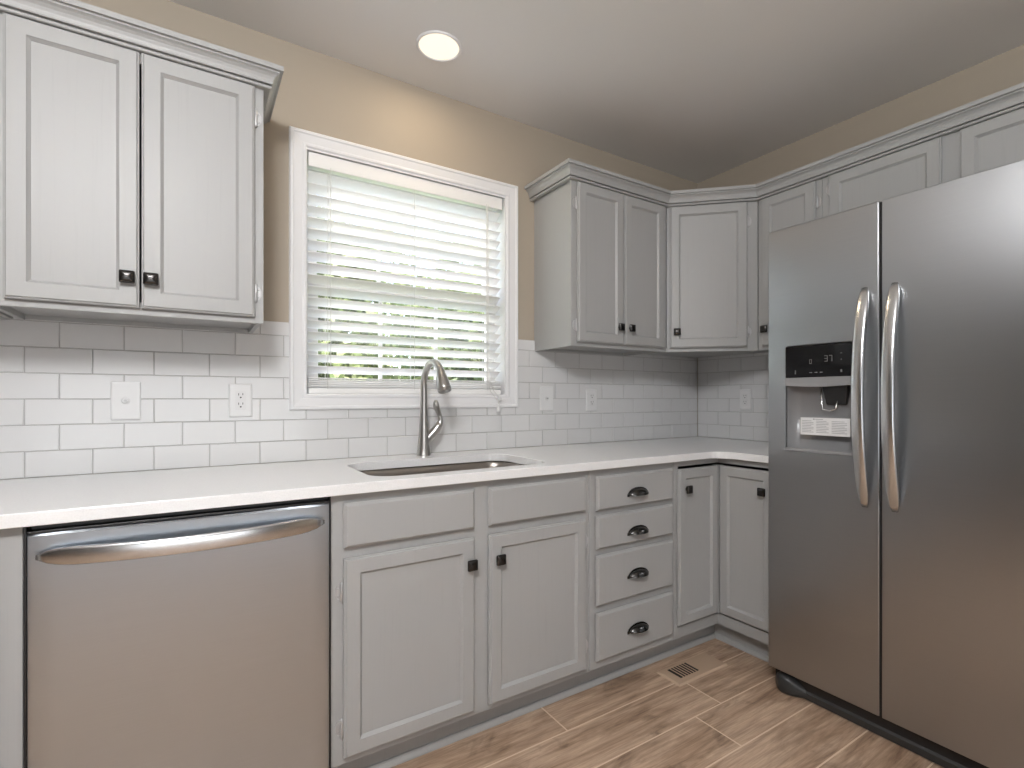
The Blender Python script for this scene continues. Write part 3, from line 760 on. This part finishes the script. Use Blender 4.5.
outlet('blank white wall plate with a small centre jack, below the cabinet left of the window', (-2.773, YT), 0, .076, .122, 'plate')
outlet('white duplex outlet on the tiles just left of the window', (-2.454, YT), 0)
outlet('white wall plate with a small centre jack, just right of the window', (-1.139, YT), 0, .078, .124, 'plate', z=1.128)
outlet('white duplex outlet on the window wall below the right-hand double-door cabinet', (-.853, YT), 0)
outlet('white duplex outlet on the short tiled wall beside the refrigerator', (YT, -.340), -PI / 2)

# ------------------------------------------------------------------ recessed ceiling light
rl = thing('recessed_light', 'round recessed ceiling light glowing warm white above the window', 'ceiling light', (-1.822, -.286, CEIL))
bm = bm_new(); lathe(bm, [(.086, -.0005), (.086, -.0025), (.083, -.005), (.080, -.006), (.075, -.004), (.075, -.0012)], n=40, cap=False); link('trim_ring', bm, TRIM, rl)
bm = bm_new(); lathe(bm, [(.075, -.0015), (.060, -.0030), (.03, -.0042), (.001, -.0045)], n=36, cap=False); link('lens', bm, LAMP, rl)
d = bpy.data.lights.new('recessed_lamp', 'AREA'); d.shape = 'DISK'; d.size = .14; d.energy = 1.3; d.color = (1, .80, .56)
o = bpy.data.objects.new('recessed_lamp', d); COL.objects.link(o); o.parent = rl; o.location = (0, 0, -.012)

# ------------------------------------------------------------------ floor register
rv = thing('floor_register', 'small wood-framed floor vent with dark slots in front of the drawer cabinet', 'floor vent', (-.857, -.672, .0))
bm = bm_new()
x0, x1, y0, y1 = -.150, .150, -.062, .062
loft(bm, [[(x0, y0, .0002), (x1, y0, .0002), (x1, y1, .0002), (x0, y1, .0002)], [(x0 + .006, y0 + .006, .006), (x1 - .006, y0 + .006, .006), (x1 - .006, y1 - .006, .006), (x0 + .006, y1 - .006, .006)],
          [(x0 + .020, y0 + .020, .0068), (x1 - .020, y0 + .020, .0068), (x1 - .020, y1 - .020, .0068), (x0 + .020, y1 - .020, .0068)]], cap0=False)
link('frame', bm, REGIS, rv)
boxobj('slot_well', (-.106, .004, -.030, .042, .0069, .0074), REGGAP, rv)
bm = bm_new()
for k in range(6):
    x = -.106 + .110 * (k + 1) / 7; box(bm, x - .0021, x + .0021, -.030, .042, .0070, .0092)
link('louvre', bm, REGIS, rv)

# ------------------------------------------------------------------ garden beyond the window
bm = bm_new(); box(bm, -40, 40, .6, 60, -.5, -.45); gd = struct('ground_1', bm, LAWN); gd.name = 'lawn'; tag(gd, 'sunlit lawn beyond the kitchen window', 'lawn')
def tree(label, x, y, h, rad, n, seed, base=.2):
    t = thing('tree', label, 'tree', (x, y, -.45), group='trees seen through the blind'); rg = random.Random(seed)
    bm = bm_new(); tube(bm, [(0, 0, 0), (.05, 0, h * .3), (-.05, .05, h * .6), (0, 0, h * .85)], [.14, .11, .08, .03], 8); link('trunk', bm, BARK, t)
    bm = bm_new(); lay = bm.loops.layers.color.new('leaf')
    blobs = [(rg.uniform(-.6, .6) * rad, rg.uniform(-.6, .6) * rad, rg.uniform(base, 1 - .2) * h, rg.uniform(.34, .6) * rad) for _ in range(20)]
    for i in range(n):
        bx_, by_, bz_, br = rg.choice(blobs); v = Vector((rg.gauss(0, 1), rg.gauss(0, 1), rg.gauss(0, 1))).normalized() * br * rg.uniform(.7, 1.05)
        p = Vector((bx_, by_, bz_)) + v; s = rg.uniform(.08, .15)
        a = Vector((rg.gauss(0, 1), rg.gauss(0, 1), rg.gauss(0, 1))).normalized(); b = a.cross(Vector((rg.gauss(0, 1), rg.gauss(0, 1), rg.gauss(0, 1)))).normalized()
        f = bm.faces.new([bm.verts.new(p + a * s), bm.verts.new(p + b * s * .6), bm.verts.new(p - a * s), bm.verts.new(p - b * s * .6)])
        c = rg.random()
        for l in f.loops: l[lay] = (c, c, c, 1)
    link('foliage', bm, LEAF, t, recalc=False)
TL = 'green leafy tree in the garden, seen through the gaps of the blind'
for i, (x, y, h, r_, n) in enumerate([(-2.9, 5.6, 5.2, 1.5, 11000), (-.2, 9.0, 5.4, 1.6, 11000), (2.9, 7.4, 4.6, 1.6, 11000), (3.1, 11.2, 6.6, 1.9, 11000), (7.0, 10.4, 5.2, 1.8, 11000), (-6.0, 8.6, 6.0, 1.7, 6000), (10.6, 14.6, 7.5, 2.0, 3500)]):
    tree(TL, x, y, h, r_, n, 20 + i, base=.1)
